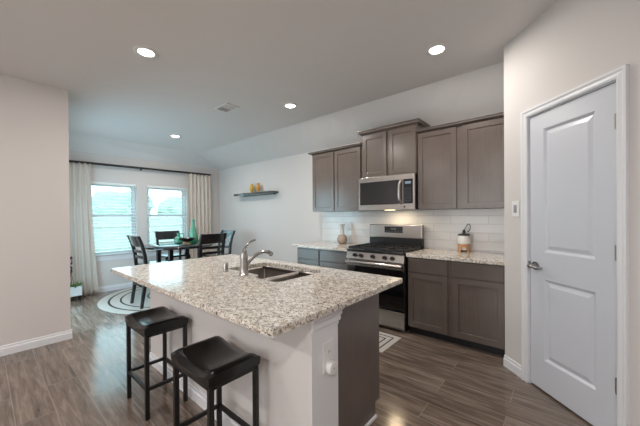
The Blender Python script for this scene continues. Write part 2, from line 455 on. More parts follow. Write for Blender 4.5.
# flip so thickness goes up whatever the normals
cl.data.update()
if cl.data.polygons[0].normal.z > 0: so.offset = -1; cl.data.flip_normals()

struct('wall_right', boxes((-6.6, 1.1, 0, .12, 0, 2.62)), 'wall')
struct('wall_left', boxes((-4.37, -4.25, -8.1, -3.14, 0, 2.87)), 'wall')
PD = (-5.75, -4.45, 2.08)       # patio door opening in the side wall
struct('wall_dining', boxes((-6.6, PD[0], -3.26, -3.14, 0, 2.87), (PD[1], -4.37, -3.26, -3.14, 0, 2.87), (PD[0], PD[1], -3.26, -3.14, PD[2], 2.87)), 'wall')
dp = bpy.data.objects.new('door_2', None); COL.objects.link(dp); dp['kind'] = 'structure'; dp.location = (PD[0], -3.225, 0)
pw = PD[1]-PD[0]
struct('door_frame', boxes((0, .06, -.02, .02, 0, PD[2]), (pw-.06, pw, -.02, .02, 0, PD[2]), (pw/2-.04, pw/2+.04, -.02, .02, 0, PD[2]), (.06, pw-.06, -.02, .02, 0, .08), (.06, pw-.06, -.02, .02, PD[2]-.06, PD[2])), 'trim', dp)
struct('glass_pane', boxes((.06, pw/2-.04, -.004, .004, .08, PD[2]-.06)), 'pane', dp)
struct('glass_pane', boxes((pw/2+.04, pw-.06, -.004, .004, .08, PD[2]-.06)), 'pane', dp)
WIN = ((-2.60, -1.785), (-1.60, -.785)); WZ = (.655, 2.02)
struct('wall_back', boxes((XW-.15, XW, -3.26, WIN[0][0], 0, 2.62), (XW-.15, XW, WIN[0][1], WIN[1][0], 0, 2.62), (XW-.15, XW, WIN[1][1], .12, 0, 2.62),
       (XW-.15, XW, WIN[0][0], WIN[0][1], 0, WZ[0]), (XW-.15, XW, WIN[0][0], WIN[0][1], WZ[1], 2.62),
       (XW-.15, XW, WIN[1][0], WIN[1][1], 0, WZ[0]), (XW-.15, XW, WIN[1][0], WIN[1][1], WZ[1], 2.62)), 'wall')
struct('wall_living', boxes((-4.37, 1.1, -8.1, -7.98, 0, 2.95)), 'wall')
# pantry: short side wall by the cabinets, diagonal door wall, wall beside the camera
A = (-.408, -.734, 0); AD = -PI/4
DW = dict(x0=.272, x1=.923, z=2.148)
struct('wall_pantry', boxes((-.4075, -.32, -.725, 0, 0, 2.93)), 'wall')
bm = boxes((0, DW['x0'], 0, .12, 0, 2.95), (DW['x1'], 1.9, 0, .12, 0, 2.95), (DW['x0'], DW['x1'], 0, .12, DW['z'], 2.95))
struct('wall_corner', bm, 'wall', loc=A, rz=AD)
struct('wall_side', boxes((.915, 1.05, -8.1, -2.03, 0, 2.97)), 'wall')
struct('wall_pantry_end', boxes((1.0, 1.1, -2.05, .1, 0, 2.95)), 'wall')

BBP = [(0, 0), (-.015, 0), (-.015, .068), (-.009, .076), (-.009, .094), (0, .099)]
def baseboard(name, length, loc, rz):
    bm = B(); prism(bm, BBP, 0, length); return struct(name, bm, 'trim', loc=loc, rz=rz)
baseboard('baseboard_left', 4.872, (-4.25, -8.0, 0), PI/2)
baseboard('baseboard_dining', .10, (-4.25, -3.14, 0), PI)
baseboard('baseboard_back', 3.2, (XW, -3.14, 0), PI/2)
baseboard('baseboard_right', 3.2, (-6.45, 0, 0), 0)
bm = B(); prism(bm, BBP, 0, .217); prism(bm, BBP, .978, 1.9); struct('baseboard_corner', bm, 'trim', loc=A, rz=AD)

# ---------------------------------------------------------------- pantry door
CAS = [(0, 0), (-.014, 0), (-.018, .012), (-.016, .03), (-.022, .042), (-.022, .055), (0, .055)]   # (y, offset)
bm = B()
cx0, cx1, cz = DW['x0'], DW['x1'], DW['z']
def casing_ring(y, o): return [(cx0-o, y, 0), (cx0-o, y, cz+o), (cx1+o, y, cz+o), (cx1+o, y, 0)]
rings = [[bm.verts.new(p) for p in casing_ring(y, o)] for y, o in CAS]
for r0, r1 in zip(rings, rings[1:]+rings[:1]):
    for i in range(3): bm.faces.new((r0[i], r0[i+1], r1[i+1], r1[i]))
for i in (0, 3): bm.faces.new([r[i] for r in rings])
struct('trim_1', bm, 'trim', loc=A, rz=AD)
# jamb liner
struct('trim_2', boxes((cx0-.004, cx0+.006, .002, .118, 0, cz), (cx1-.006, cx1+.004, .002, .118, 0, cz), (cx0-.004, cx1+.004, .002, .118, cz-.006, cz+.004),
       (cx0+.006, cx0+.018, .046, .06, 0, cz-.006), (cx1-.018, cx1-.006, .046, .06, 0, cz-.006)), 'trim', loc=A, rz=AD)
door = bpy.data.objects.new('door_1', None); COL.objects.link(door); door.location = A; door.rotation_euler.z = AD; door['kind'] = 'structure'
bm = B()
steps = [(.006, .004), (.016, .013), (.024, .013), (.05, .004)]
panelled(bm, .2815, .9135, .014, 2.136, .006, .034, [(.407, .787, .247, .868), (.407, .787, 1.075, 2.014)], steps)
struct('door_slab', bm, 'door', door)
for z in (.304, 1.088, 1.860):
    bm = B(); cyl(bm, (.9155, -.004, z), (.9155, -.004, z+.09), .007, seg=12); box(bm, .900, .9155, .002, .0075, z, z+.09); box(bm, .9155, .928, -.001, .004, z, z+.09)
    o = obj('hinge', bm, 'brass', door); o['label'] = 'grey metal hinge'
bm = B(); cyl(bm, (.335, .008, .96), (.335, -.004, .96), .032, seg=28); cyl(bm, (.335, -.004, .96), (.335, -.05, .96), .013, seg=16)
tube(bm, spline([(.328, -.052, .96), (.36, -.054, .962), (.40, -.052, .956), (.445, -.046, .957)]), [.013]*8+[.012]*8+[.009]*9, 12)
o = obj('lever_handle', bm, 'chrome', door, smooth=True); o['label'] = 'satin nickel lever handle'
bm = boxes((.272, .287, -.003, .004, .93, .99)); o = obj('strike_plate', bm, 'chrome', door); o['label'] = 'metal strike plate'

# ================================================================ WINDOWS
for i, (y0, y1) in enumerate(WIN):
    w = bpy.data.objects.new('window_%d' % (i+1), None); COL.objects.link(w); w['kind'] = 'structure'; w.location = (XW, (y0+y1)/2, WZ[0])
    h = WZ[1]-WZ[0]; hw = (y1-y0)/2
    xa, xb = -.135, -.085
    def fr(t, za, zb, x0, x1): return [(x0, x1, -hw, -hw+t, za, zb), (x0, x1, hw-t, hw, za, zb), (x0, x1, -hw+t, hw-t, za, za+t), (x0, x1, -hw+t, hw-t, zb-t, zb)]
    struct('window_frame', boxes(*fr(.03, 0, h, xa-.01, xb+.01)), 'trim', w, bevel=.003)
    zm = .745
    for nm, za, zb, xo in (('upper_sash', zm-.02, h-.03, -.012), ('lower_sash', .03, zm+.02, .0)):
        t = .04; ww = hw-.03
        bs = [(xa+xo, xb+xo-.01, -ww, -ww+t, za, zb), (xa+xo, xb+xo-.01, ww-t, ww, za, zb), (xa+xo, xb+xo-.01, -ww+t, ww-t, za, za+t), (xa+xo, xb+xo-.01, -ww+t, ww-t, zb-t, zb)]
        sa = struct(nm, boxes(*bs), 'trim', w, bevel=.003)
        struct('glass_pane', boxes((-.118+xo, -.113+xo, -ww+t, ww-t, za+t, zb-t)), 'pane', sa)
    struct('window_sill', boxes((-.08, .028, -hw-.03 if True else 0, hw+.03, -.022, 0)), 'trim', w, bevel=.004)
    struct('window_apron', boxes((.0005, .014, -hw-.02, hw+.02, -.085, -.022)), 'trim', w, bevel=.003)
    # blind
    bl = thing('window_blind', ['white slatted blind in the window beside the long left curtain', 'white slatted blind in the window behind the dining table'][i], 'window blind', (XW, (y0+y1)/2, WZ[0]), group='white slatted window blinds')
    bh = hw-.004
    obj('headrail', boxes((-.050, -.002, -bh, bh, h-.05, h-.002)), 'slat', bl, bevel=.003)
    obj('bottom_rail', boxes((-.046, -.004, -bh, bh, .012, .032)), 'slat', bl, bevel=.004)
    bm = B(); z = .075; ta = math.radians(14)
    while z < h-.06:
        dx, dz = .024*math.cos(ta), .024*math.sin(ta)
        p = [(-.026-dx, -bh, z+dz), (-.026+dx, -bh, z-dz), (-.026+dx, bh, z-dz), (-.026-dx, bh, z+dz)]
        hexa(bm, p, [(q[0], q[1], q[2]+.003) for q in p]); z += .0585
    obj('slats', bm, 'slat', bl)
    bm = B()
    for yy in (-bh*.6, bh*.6):
        for xx in (-.052, -.001): cyl(bm, (xx, yy, .02), (xx, yy, h-.03), .0012, seg=6)
    obj('ladder_cord', bm, 'slat', bl)

# ================================================================ outside the windows
struct('lawn', boxes((-40, -6.65, -30, 26, -.5, -.35)), 'grass')
fn = thing('garden_fence', 'weathered board fence seen through the blinds', 'fence', (-15, -2, -.35))
bm = B()
for k in range(110): box(bm, -.01, .01, -9+k*.17, -9+k*.17+.16, 0, 1.75+.02*(k % 3))
obj('fence_boards', bm, 'fence', fn)
obj('fence_rail', boxes((.01, .05, -9, 9.6, .4, .49), (.01, .05, -9, 9.6, 1.3, 1.39)), 'fence', fn)
for k, (x, y, hh, r) in enumerate(((-19, .4, 2.6, 1.5), (-24, 2.9, 3.2, 2.0), (-19, 4.6, 2.8, 1.6), (-24, 7.4, 3.1, 1.8))):
    t = thing('garden_tree', 'pale leafy tree behind the fence, %s of four through the blinds' % ['leftmost', 'second from left', 'third from left', 'rightmost'][k], 'tree', (x, y, -.35), group='trees beyond the fence')
    bm = B(); cyl(bm, (0, 0, 0), (0, 0, hh*.6), .2, .1, 12); obj('trunk', bm, 'bark', t, smooth=True)
    bm = B()
    rn = random.Random(k)
    for q in range(9):
        c = Vector((rn.uniform(-.5, .5)*r, rn.uniform(-.5, .5)*r, hh*.66 + rn.uniform(-.35, .3)*r))
        rr = r*rn.uniform(.4, .6)
        g = bmesh.ops.create_icosphere(bm, subdivisions=3, radius=rr, matrix=Matrix.Translation(c))
        for v in g['verts']: v.co += (v.co-c)*rn.uniform(-.14, .14)
    obj('crown', bm, 'crown', t)

# ================================================================ ceiling fixtures
for k, (x, y, lb) in enumerate(((-2.82, -2.83, 'lit round ceiling light nearest the near left wall, above the bar stools'), (-.875, -1.10, 'lit round ceiling light nearest the pantry wall, above the right-hand counter'),
                     (-2.755, -1.13, 'lit round ceiling light right of the air vent, before the left wall cabinet'), (-5.15, -1.59, 'lit round ceiling light above the dining table'))):
    z = ceil_z(x)
    t = thing('ceiling_downlight', lb, 'ceiling light', (x, y, z), group='recessed ceiling lights')
    bm = B(); lathe(bm, [(.0618, -.001), (.066, -.006), (.092, -.009), (.098, -.005), (.099, .012), (.0618, .012)], seg=40, cap=False)
    obj('trim_ring', bm, 'plastic', t, smooth=True)
    bm = B(); lathe(bm, [(.0615, .004), (.0615, -.0025)], seg=40); obj('light_lens', bm, 'lens', t)
    l = area('downlight_lamp', (x, y, z-.012), (0, 0, 0), .118, 0, CAN_POWER*(.8 if k == 1 else 1.05), CAN_COLOR, shape='DISK')
vt = thing('air_vent', 'small white louvred air vent in the ceiling', 'air vent', (-3.41, -1.66, ceil_z(-3.41)), math.radians(0))
bm = B(); slab(bm, [(-.15, -.10), (.15, -.10), (.15, .10), (-.15, .10)], [[(-.12, -.072), (.12, -.072), (.12, .072), (-.12, .072)]], -.010, .002)
obj('frame', bm, 'plastic', vt, bevel=.003)
obj('duct_opening', boxes((-.122, .122, -.074, .074, -.001, .002)), 'ventd', vt)
bm = B()
for k in range(9):
    x = -.108+k*.027; s = -1 if k < 4 else 1
    hexa(bm, [(x-.009*s, -.073, -.012), (x+.009*s, -.073, -.002), (x+.009*s, .073, -.002), (x-.009*s, .073, -.012)], [(x-.009*s, -.073, -.010), (x+.009*s, -.073, 0), (x+.009*s, .073, 0), (x-.009*s, .073, -.010)])
obj('louvres', bm, 'plastic', vt)

# ================================================================ KITCHEN RUN
SH = [(.003, .010)]
CROWN = [(.02, 0), (-.006, 0), (-.012, .012), (-.026, .02), (-.044, .030), (-.046, .045), (-.056, .050), (-.056, None), (.02, None)]
def crown(bm, x0, x1, yf, z0, hgt, left, right, yb):
    prof = [(o, (hgt if z is None else z/.062*hgt)) for o, z in CROWN]
    def path(o):
        pts = []
        if left: pts.append((x0+o, yb)); pts.append((x0+o, yf+o))
        else: pts.append((x0, yf+o))
        if right: pts += [(x1-o, yf+o), (x1-o, yb)]
        else: pts.append((x1, yf+o))
        return pts
    rings = [[bm.verts.new((x, y, z0+z)) for x, y in path(o)] for o, z in prof]
    n = len(rings[0])
    for r0, r1 in zip(rings, rings[1:]+rings[:1]):
        for i in range(n-1): bm.faces.new((r0[i], r0[i+1], r1[i+1], r1[i]))
    for i in (0, n-1): bm.faces.new([r[i] for r in rings])
def upper(name, label, x0, x1, z0, z1, yf, doors, left, right, ch, yb=-.003):
    t = thing(name, label, 'wall cabinet', ((x0+x1)/2, 0, z0), group='brown wall cabinets')
    ox = (x0+x1)/2
    obj('carcass', boxes((x0-ox, x1-ox, yf+.020, yb, 0, z1-z0)), 'cab', t, bevel=.001)
    for a, b in doors:
        bm = B(); panelled(bm, a-ox, b-ox, .004, z1-z0-.004, yf, .019, [(a-ox+.056, b-ox-.056, .06, z1-z0-.06)], SH)
        obj('door', bm, 'cab', t, bevel=.0015)
    bm = B(); crown(bm, x0-ox, x1-ox, yf+.012, z1-z0-.004, ch, left, right, yb-.001); obj('crown_moulding', bm, 'cab', t)
    return t
upper('wall_cabinet', 'two-door brown wall cabinet left of the microwave', -3.085, -2.127, 1.435, 2.338, -.335, [(-3.08, -2.652), (-2.634, -2.178)], True, False, .046)
upper('wall_cabinet', 'short two-door brown wall cabinet above the microwave', -2.125, -1.366, 1.884, 2.462, -.365, [(-2.120, -1.762), (-1.728, -1.371)], True, True, .066)
upper('wall_cabinet', 'two-door brown wall cabinet right of the microwave, against the pantry wall', -1.362, -.412, 1.435, 2.358, -.335, [(-1.356, -.918), (-.857, -.420)], False, False, .046)

def base(name, label, x0, x1, cols):
    ox = (x0+x1)/2; t = thing(name, label, 'base cabinet', (ox, 0, 0), group='brown base cabinets along the wall')
    obj('carcass', boxes((x0-ox, x1-ox, -.598, -.003, .085, .888)), 'cab', t, bevel=.001)
    obj('toe_kick', boxes((x0-ox, x1-ox, -.545, -.10, 0, .085)), 'toe', t)
    for a, b in cols:
        bm = B(); box(bm, a-ox, b-ox, -.617, -.598, .722, .866); obj('drawer', bm, 'cab', t, bevel=.003)
        bm = B(); panelled(bm, a-ox, b-ox, .098, .708, -.617, .019, [(a-ox+.054, b-ox-.054, .155, .652)], SH); obj('door', bm, 'cab', t, bevel=.0015)
    return t
base('base_cabinet', 'brown base cabinet right of the range, two drawers over two doors', -1.377, -.412, [(-1.366, -.936), (-.884, -.428)])
base('base_cabinet', 'brown base cabinet left of the range, mostly behind the island', -3.16, -2.196, [(-3.152, -2.72), (-2.70, -2.204)])
def counter(label, x0, x1):
    bm = B(); box(bm, x0, x1, -.645, -.012, .8885, .930)
    o = obj('countertop', bm, 'granite', bevel=.005); return tag(o, label, 'countertop', 'granite counters along the wall')
counter('speckled granite countertop right of the range', -1.379, -.410)
counter('speckled granite countertop left of the range', -3.235, -2.193)
o = struct('wall_backsplash', boxes((-3.16, -.409, -.009, -.0005, .93, 1.434)), 'tile')

# ---------------------------------------------------------------- range
rg = thing('gas_range', 'stainless and black gas range between the base cabinets', 'range', (-1.786, 0, 0))
hw = .397
obj('body', boxes((-hw, hw, -.628, -.02, .03, .905)), 'black', rg, bevel=.003)
obj('foot', boxes((-hw+.03, hw-.03, -.58, -.06, 0, .03)), 'black', rg)
ct = obj('cooktop', boxes((-hw, hw, -.672, -.095, .905, .928)), 'black', rg, bevel=.004)
for x in (-.26, 0, .26):
    bm = B()
    x0, x1 = x-.122, x+.122; z = .958
    for yy in (-.645, -.385, -.125): bar(bm, (x0, yy, z-.006), (x1, yy, z-.006), .012, .026)
    for xx in (x0, x1): bar(bm, (xx, -.645, z-.006), (xx, -.125, z-.006), .012, .026)
    for cy in (-.515, -.255):
        for k in range(4):
            an = k*PI/2+PI/4
            bar(bm, (x+.03*math.cos(an), cy+.03*math.sin(an), z), (x+.16*math.cos(an)*.75, cy+.17*math.sin(an)*.75, z), .010, .012)
    for xx in (x0+.006, x1-.006):
        for yy in (-.64, -.385, -.13): box(bm, xx-.006, xx+.006, yy-.006, yy+.006, .928, z)
    obj('grate', bm, 'iron', rg)
for x, y in ((-.26, -.515), (-.26, -.255), (0, -.385), (.26, -.515), (.26, -.255)):
    bm = B(); lathe(bm, [(.05, 0), (.05, .008), (.036, .010), (.036, .018), (.01, .02)], (x, y, .928), 24); obj('burner', bm, 'iron', rg, smooth=True)
bm = B(); prism(bm, [(-.629, .812), (-.690, .812), (-.664, .903), (-.629, .903)], -hw, hw); cp = obj('control_panel', bm, 'steel', rg, bevel=.004)
for x in (-.262, -.172, -.004, .158, .255):
    bm = B(); cyl(bm, (x, -.670, .857), (x, -.682, .860), .026, seg=24); cyl(bm, (x, -.682, .860), (x, -.710, .867), .020, .018, 24); box(bm, x-.004, x+.004, -.717, -.708, .852, .882)
    obj('knob', bm, 'black', cp, smooth=True)
dr = obj('oven_door', boxes((-hw+.003, hw-.003, -.665, -.629, .268, .806)), 'blackglass', rg, bevel=.004)
obj('door_trim', boxes((-hw+.003, hw-.003, -.669, -.664, .725, .806)), 'steel', dr, bevel=.002)
bm = B()
prism(bm, [(-.712+.014*math.cos(q*PI/8), .768+.026*math.sin(q*PI/8)) for q in range(16)], -hw+.012, hw-.012)
for x in (-hw+.05, hw-.05): bar(bm, (x, -.668, .772), (x, -.712, .772), .024, .024)
obj('handle', bm, 'steel', dr, smooth=True)
dw = obj('storage_drawer', boxes((-hw+.003, hw-.003, -.665, -.629, .035, .238)), 'steel', rg, bevel=.006)
bk = obj('backguard', boxes((-hw+.006, hw-.006, -.10, -.03, 1.052, 1.24)), 'steel', rg, bevel=.012, seg=3)
obj('backguard_vent', boxes((-hw+.006, hw-.006, -.094, -.03, .928, 1.052)), 'black', rg, bevel=.003)
d = obj('display', boxes((-.145, .125, -.1035, -.098, 1.125, 1.212)), 'lcd', bk, bevel=.002)
bm = B()
bm.free()
for k in range(6): obj('button', boxes((-.125+k*.044, -.125+k*.044+.018, -.1046, -.103, 1.14, 1.150)), 'key', d)
obj('clock', boxes((-.05, .03, -.1046, -.103, 1.168, 1.19)), 'key', d)

# ---------------------------------------------------------------- microwave
mw = thing('microwave', 'stainless over-range microwave under the short wall cabinet', 'microwave', (-1.766, 0, 1.438))
hw = .398; H = .440
obj('case', boxes((-hw, hw, -.372, -.004, .0, H)), 'black', mw, bevel=.003)
md = B(); slab(md, [(-hw, 0), (hw-.002, 0), (hw-.002, H), (-hw, H)], [rrect(-hw+.022, .192, .068, H-.068, .006), ], 0, .028)
bmesh.ops.rotate(md, verts=md.verts, cent=(0, 0, 0), matrix=Matrix.Rotation(PI/2, 3, 'X')); bmesh.ops.translate(md, verts=md.verts, vec=(0, -.373, 0))
dd = obj('door', md, 'steel', mw, bevel=.002)
obj('window', boxes((-hw+.020, .194, -.398, -.375, .066, H-.066)), 'mwglass', dd)
bm = B(); tube(bm, spline([(.226, -.400, .075), (.214, -.430, .12), (.210, -.436, .22), (.214, -.430, .32), (.226, -.400, .365)]), .019, 12)
obj('handle', bm, 'steel', dd, smooth=True)
kp = obj('control_panel', boxes((.252, .372, -.4035, -.398, .072, H-.066)), 'lcd', mw, bevel=.001)
for r in range(6):
    for c in range(3): obj('button', boxes((.268+c*.031, .268+c*.031+.018, -.4045, -.403, .10+r*.030, .112+r*.030)), 'key', kp)
obj('clock_display', boxes((.275, .350, -.4046, -.403, .315, .345)), mat('pale_blue_digits', (120, 140, 160), .3), kp)
obj('logo_badge', boxes((.255, .275, -.4035, -.4005, .022, .046)), mat('badge_grey', (60, 60, 64), .3), dd)
ul = obj('task_light', boxes((-.06, .06, -.30, -.22, -.003, .001)), mat('lit_task_light', (255, 226, 180), .5, emit=6), mw)
l = area('task_lamp', (-1.70, -.24, 1.428), (0, 0, 0), .14, .08, 2.2, (1, .78, .5))

# ---------------------------------------------------------------- switches and sockets
def plate(name, label, cat, loc, rz, w=.078, h=.122, kind='switch'):
    t = thing(name, label, cat, loc, rz)
    obj('cover_plate', boxes((-w/2, w/2, -.006, 0, -h/2, h/2)), 'plastic', t, bevel=.003)
    if kind == 'switch':
        for x in ((-.0,) if w < .1 else (-.023, .023)): obj('rocker', boxes((x-.016, x+.016, -.010, -.005, -.033, .033)), 'grey' if w < .1 else 'plastic', t, bevel=.002)
    else:
        for z in (-.026, .026):
            bm = B(); lathe(bm, [(.017, 0), (.017, .0035)], seg=24); bmesh.ops.rotate(bm, verts=bm.verts, cent=(0, 0, 0), matrix=Matrix.Rotation(PI/2, 3, 'X'))
            bmesh.ops.translate(bm, verts=bm.verts, vec=(0, -.005, z))
            s = obj('socket', bm, 'plastic', t)
            obj('slots', boxes((-.008, -.005, -.0092, -.0083, z-.004, z+.008), (.005, .008, -.0092, -.0083, z-.004, z+.008)), 'ventd', s)
    return t
q = math.sqrt(.5)
plate('light_switch', 'white light switch on the wall left of the white door', 'light switch', (A[0]+.137*q, A[1]-.137*q, 1.412), AD, .082, .135)
plate('wall_socket', 'grey-white power socket on the tiles left of the range', 'power socket', (-2.60, -.0095, 1.195), 0, kind='socket')

# ================================================================ ISLAND
isl = thing('kitchen_island', 'kitchen island with white panelled knee wall and brown cabinet end', 'kitchen island', (-1.95, -2.4, 0))
ix, iy = -1.95, -2.4
def ib(x0, x1, y0, y1, z0, z1): return (x0-ix, x1-ix, y0-iy, y1-iy, z0, z1)
CTB = .884
obj('knee_wall', boxes(ib(-2.96, -.93, -2.765, -2.555, 0, CTB-.001)), 'wall', isl, bevel=.002)
# cabinet block, with toe recess on the working side
bm = B()
prof = [(-2.554, 0), (-2.07, 0), (-2.07, .10), (-2.012, .10), (-2.012, CTB-.001), (-2.554, CTB-.001)]
prism(bm, [(y-iy, z) for y, z in prof], -2.95-ix, -.977-ix)
# hollow under the sink is hidden by the doors: keep the block low there
obj('cabinet_body', bm, 'cab', isl) if False else bm.free()
bm = B(); prism(bm, [(y-iy, z) for y, z in prof], -.995-ix, -.977-ix); o = obj('end_panel', bm, 'cab', isl); o['label'] = 'brown wood end panel'
bm = B(); prism(bm, [(y-iy, z) for y, z in prof], -2.95-ix, -2.932-ix); obj('end_panel', bm, 'cab', isl)
obj('cabinet_floor', boxes(ib(-2.932, -.995, -2.554, -2.02, .10, .118)), 'cab', isl)
obj('toe_kick', boxes(ib(-2.932, -.995, -2.085, -2.07, 0, .10)), 'toe', isl)
obj('face_frame', boxes(ib(-2.932, -.995, -2.03, -2.012, .10, .14), ib(-2.932, -.995, -2.03, -2.012, .70, .72), ib(-2.932, -.995, -2.03, -2.012, .86, CTB-.002),
      *[ib(x-.02, x+.02, -2.03, -2.012, .14, .86) for x in (-2.912, -2.25, -1.55, -1.015)]), 'cab_in', isl)
for x0, x1 in ((-2.925, -2.26), (-2.24, -1.90), (-1.885, -1.56), (-1.54, -.998)):
    bm = B(); panelled(bm, -(x1-ix), -(x0-ix), .115, .70, 0, .019, [(-(x1-ix)+.055, -(x0-ix)-.055, .17, .645)], SH)
    bmesh.ops.rotate(bm, verts=bm.verts, cent=(0, 0, 0), matrix=Matrix.Rotation(PI, 3, 'Z')); bmesh.ops.translate(bm, verts=bm.verts, vec=(0, -1.992-iy, 0))
    obj('door', bm, 'cab', isl, bevel=.0015)
    obj('drawer', boxes(ib(x0, x1, -2.011, -1.992, .715, .862)), 'cab', isl, bevel=.003)
# baseboard on the seating side and end, shoe strip at the brown end
bm = B(); prism(bm, [(y-2.766-iy, z) for y, z in BBP], -2.96-ix, -.93-ix); obj('baseboard', bm, 'trim', isl)
obj('shoe_strip', boxes(ib(-.9765, -.962, -2.554, -2.07, 0, .022)), 'trim', isl, bevel=.004)
# cap moulding under the counter at the white end
bm = B()
CM = [(0, .785), (.006, .785), (.006, .800), (.014, .806), (.014, .832), (.020, .838), (.020, .858), (.027, .864), (.027, .883), (0, .883)]
def cmp_(o): return [(-.93+o-ix, -2.765-iy), (-.93+o-ix, -2.555+o-iy), (-.976-ix, -2.555+o-iy)]
rings = [[bm.verts.new((x, y, z)) for x, y in cmp_(o)] for o, z in CM]
for r0, r1 in zip(rings, rings[1:]+rings[:1]):
    for i in range(2): bm.faces.new((r0[i], r0[i+1], r1[i+1], r1[i]))
for i in (0, 2): bm.faces.new([r[i] for r in rings])
obj('cap_moulding', bm, 'trim', isl)
obj('end_casing', boxes(ib(-.9305, -.926, -2.765, -2.555, 0, .79)), 'trim', isl)

SKX, SKY = (-2.22, -1.470), (-2.42, -1.985)
def round_poly(pts, r, n=5):
    out = []; k = len(pts)
    for i in range(k):
        p, a, b = Vector(pts[i]), Vector(pts[i-1]), Vector(pts[(i+1) % k])
        u, v = (a-p).normalized()*r, (b-p).normalized()*r
        for q in range(n+1):
            t = q/n; out.append(tuple(p + u*(1-t)**2 + v*t**2))
    return out
NY = -2.50                      # the nearer bowl reaches further towards the seats
def sink_outline(o): return round_poly([(SKX[1], SKY[1]), (SKX[0], SKY[1]), (SKX[0], SKY[0]), (-1.755, SKY[0]), (-1.735, NY), (SKX[1], NY)], .05)
bm = B(); slab(bm, rrect(-3.033, -.872, -3.058, -1.853, .012, 3), [sink_outline(0)], CTB, .916)
ctop = obj('countertop', bm, 'granite', bevel=.004); tag(ctop, 'large speckled granite countertop of the island', 'countertop')

# sink hangs below the counter
sk = thing('kitchen_sink', 'double-bowl stainless sink set into the island countertop', 'sink', (-1.85, -2.195, CTB))
bm = B()
for (x0, x1, ya) in ((SKX[0], -1.752, SKY[0]), (-1.734, SKX[1], NY)):
    pr = [(0, -.001), (0, -.02), (-.006, -.15), (-.03, -.175)]
    rg_ = []
    for o, z in pr:
        rg_.append([bm.verts.new((x+1.85, y+2.195, z-.001)) for x, y in rrect(x0-o, x1+o, ya-o, SKY[1]+o, .05)])
    skin(bm, rg_, cap=False); bm.faces.new(rg_[-1])
bo = obj('bowls', bm, 'steel_v', sk, smooth=True)
s2 = bo.modifiers.new('thick', 'SOLIDIFY'); s2.thickness = .0015; s2.offset = 0
for x in (-1.985, -1.604):
    bm = B(); lathe(bm, [(.042, -.1745), (.040, -.1735), (.020, -.1755), (.002, -.1755)], (x+1.85, 0, 0), 24)
    obj('drain', bm, 'chrome', sk, smooth=True)
bm = B(); box(bm, -1.7515+1.85, -1.7345+1.85, SKY[0]+2.196, SKY[1]+2.194, -.03, .004); obj('divider', bm, 'steel_v', sk, bevel=.004)

fc = thing('kitchen_faucet', 'single-lever satin nickel kitchen faucet behind the sink', 'faucet', (-1.86, -2.495, .916))
bm = B(); lathe(bm, [(.036, 0), (.036, .008), (.031, .014), (.030, .05), (.028, .11), (.029, .145), (.026, .165), (.019, .19), (.009, .20)], seg=28); obj('body', bm, 'chrome', fc, smooth=True)
bm = B(); tube(bm, spline([(0, .012, .06), (0, .06, .108), (0, .125, .146), (0, .19, .160), (0, .245, .150), (0, .270, .128)]), [.0125]*28+[.016]*8+[.020]*5, 14); obj('spout', bm, 'chrome', fc, smooth=True)
bm = B(); tube(bm, spline([(0, 0, .19), (0, .02, .218), (0, .06, .248), (0, .105, .262)]), [.010]*9+[.007]*8+[.008]*8, 12); obj('lever', bm, 'chrome', fc, smooth=True)
sd = thing('sink_air_gap', 'short chrome cylinder on the island left of the faucet', 'air gap', (-2.09, -2.51, .916))
bm = B(); lathe(bm, [(.026, 0), (.026, .004), (.021, .006), (.021, .066), (.019, .072), (.006, .074)], seg=24); obj('cap', bm, 'chrome', sd, smooth=True)

so_ = plate('wall_socket', 'white power socket plate on the white end of the island', 'power socket', (-.9255, -2.642, .642), PI/2, .088, .155, kind='socket')
pg = thing('plug_in_device', 'round white plug-in device in the island end socket', 'plug-in', (-.9175, -2.640, .592), PI/2)
bm = B(); lathe(bm, [(.031, 0), (.035, .006), (.035, .022), (.030, .030), (.004, .032)], seg=28); bmesh.ops.rotate(bm, verts=bm.verts, cent=(0, 0, 0), matrix=Matrix.Rotation(PI/2, 3, 'X')); obj('housing', bm, 'plastic', pg, smooth=True)
bm = B(); lathe(bm, [(.0045, .031), (.0045, .0332)], seg=12); bmesh.ops.rotate(bm, verts=bm.verts, cent=(0, 0, 0), matrix=Matrix.Rotation(PI/2, 3, 'X')); obj('indicator', bm, 'grey', pg)

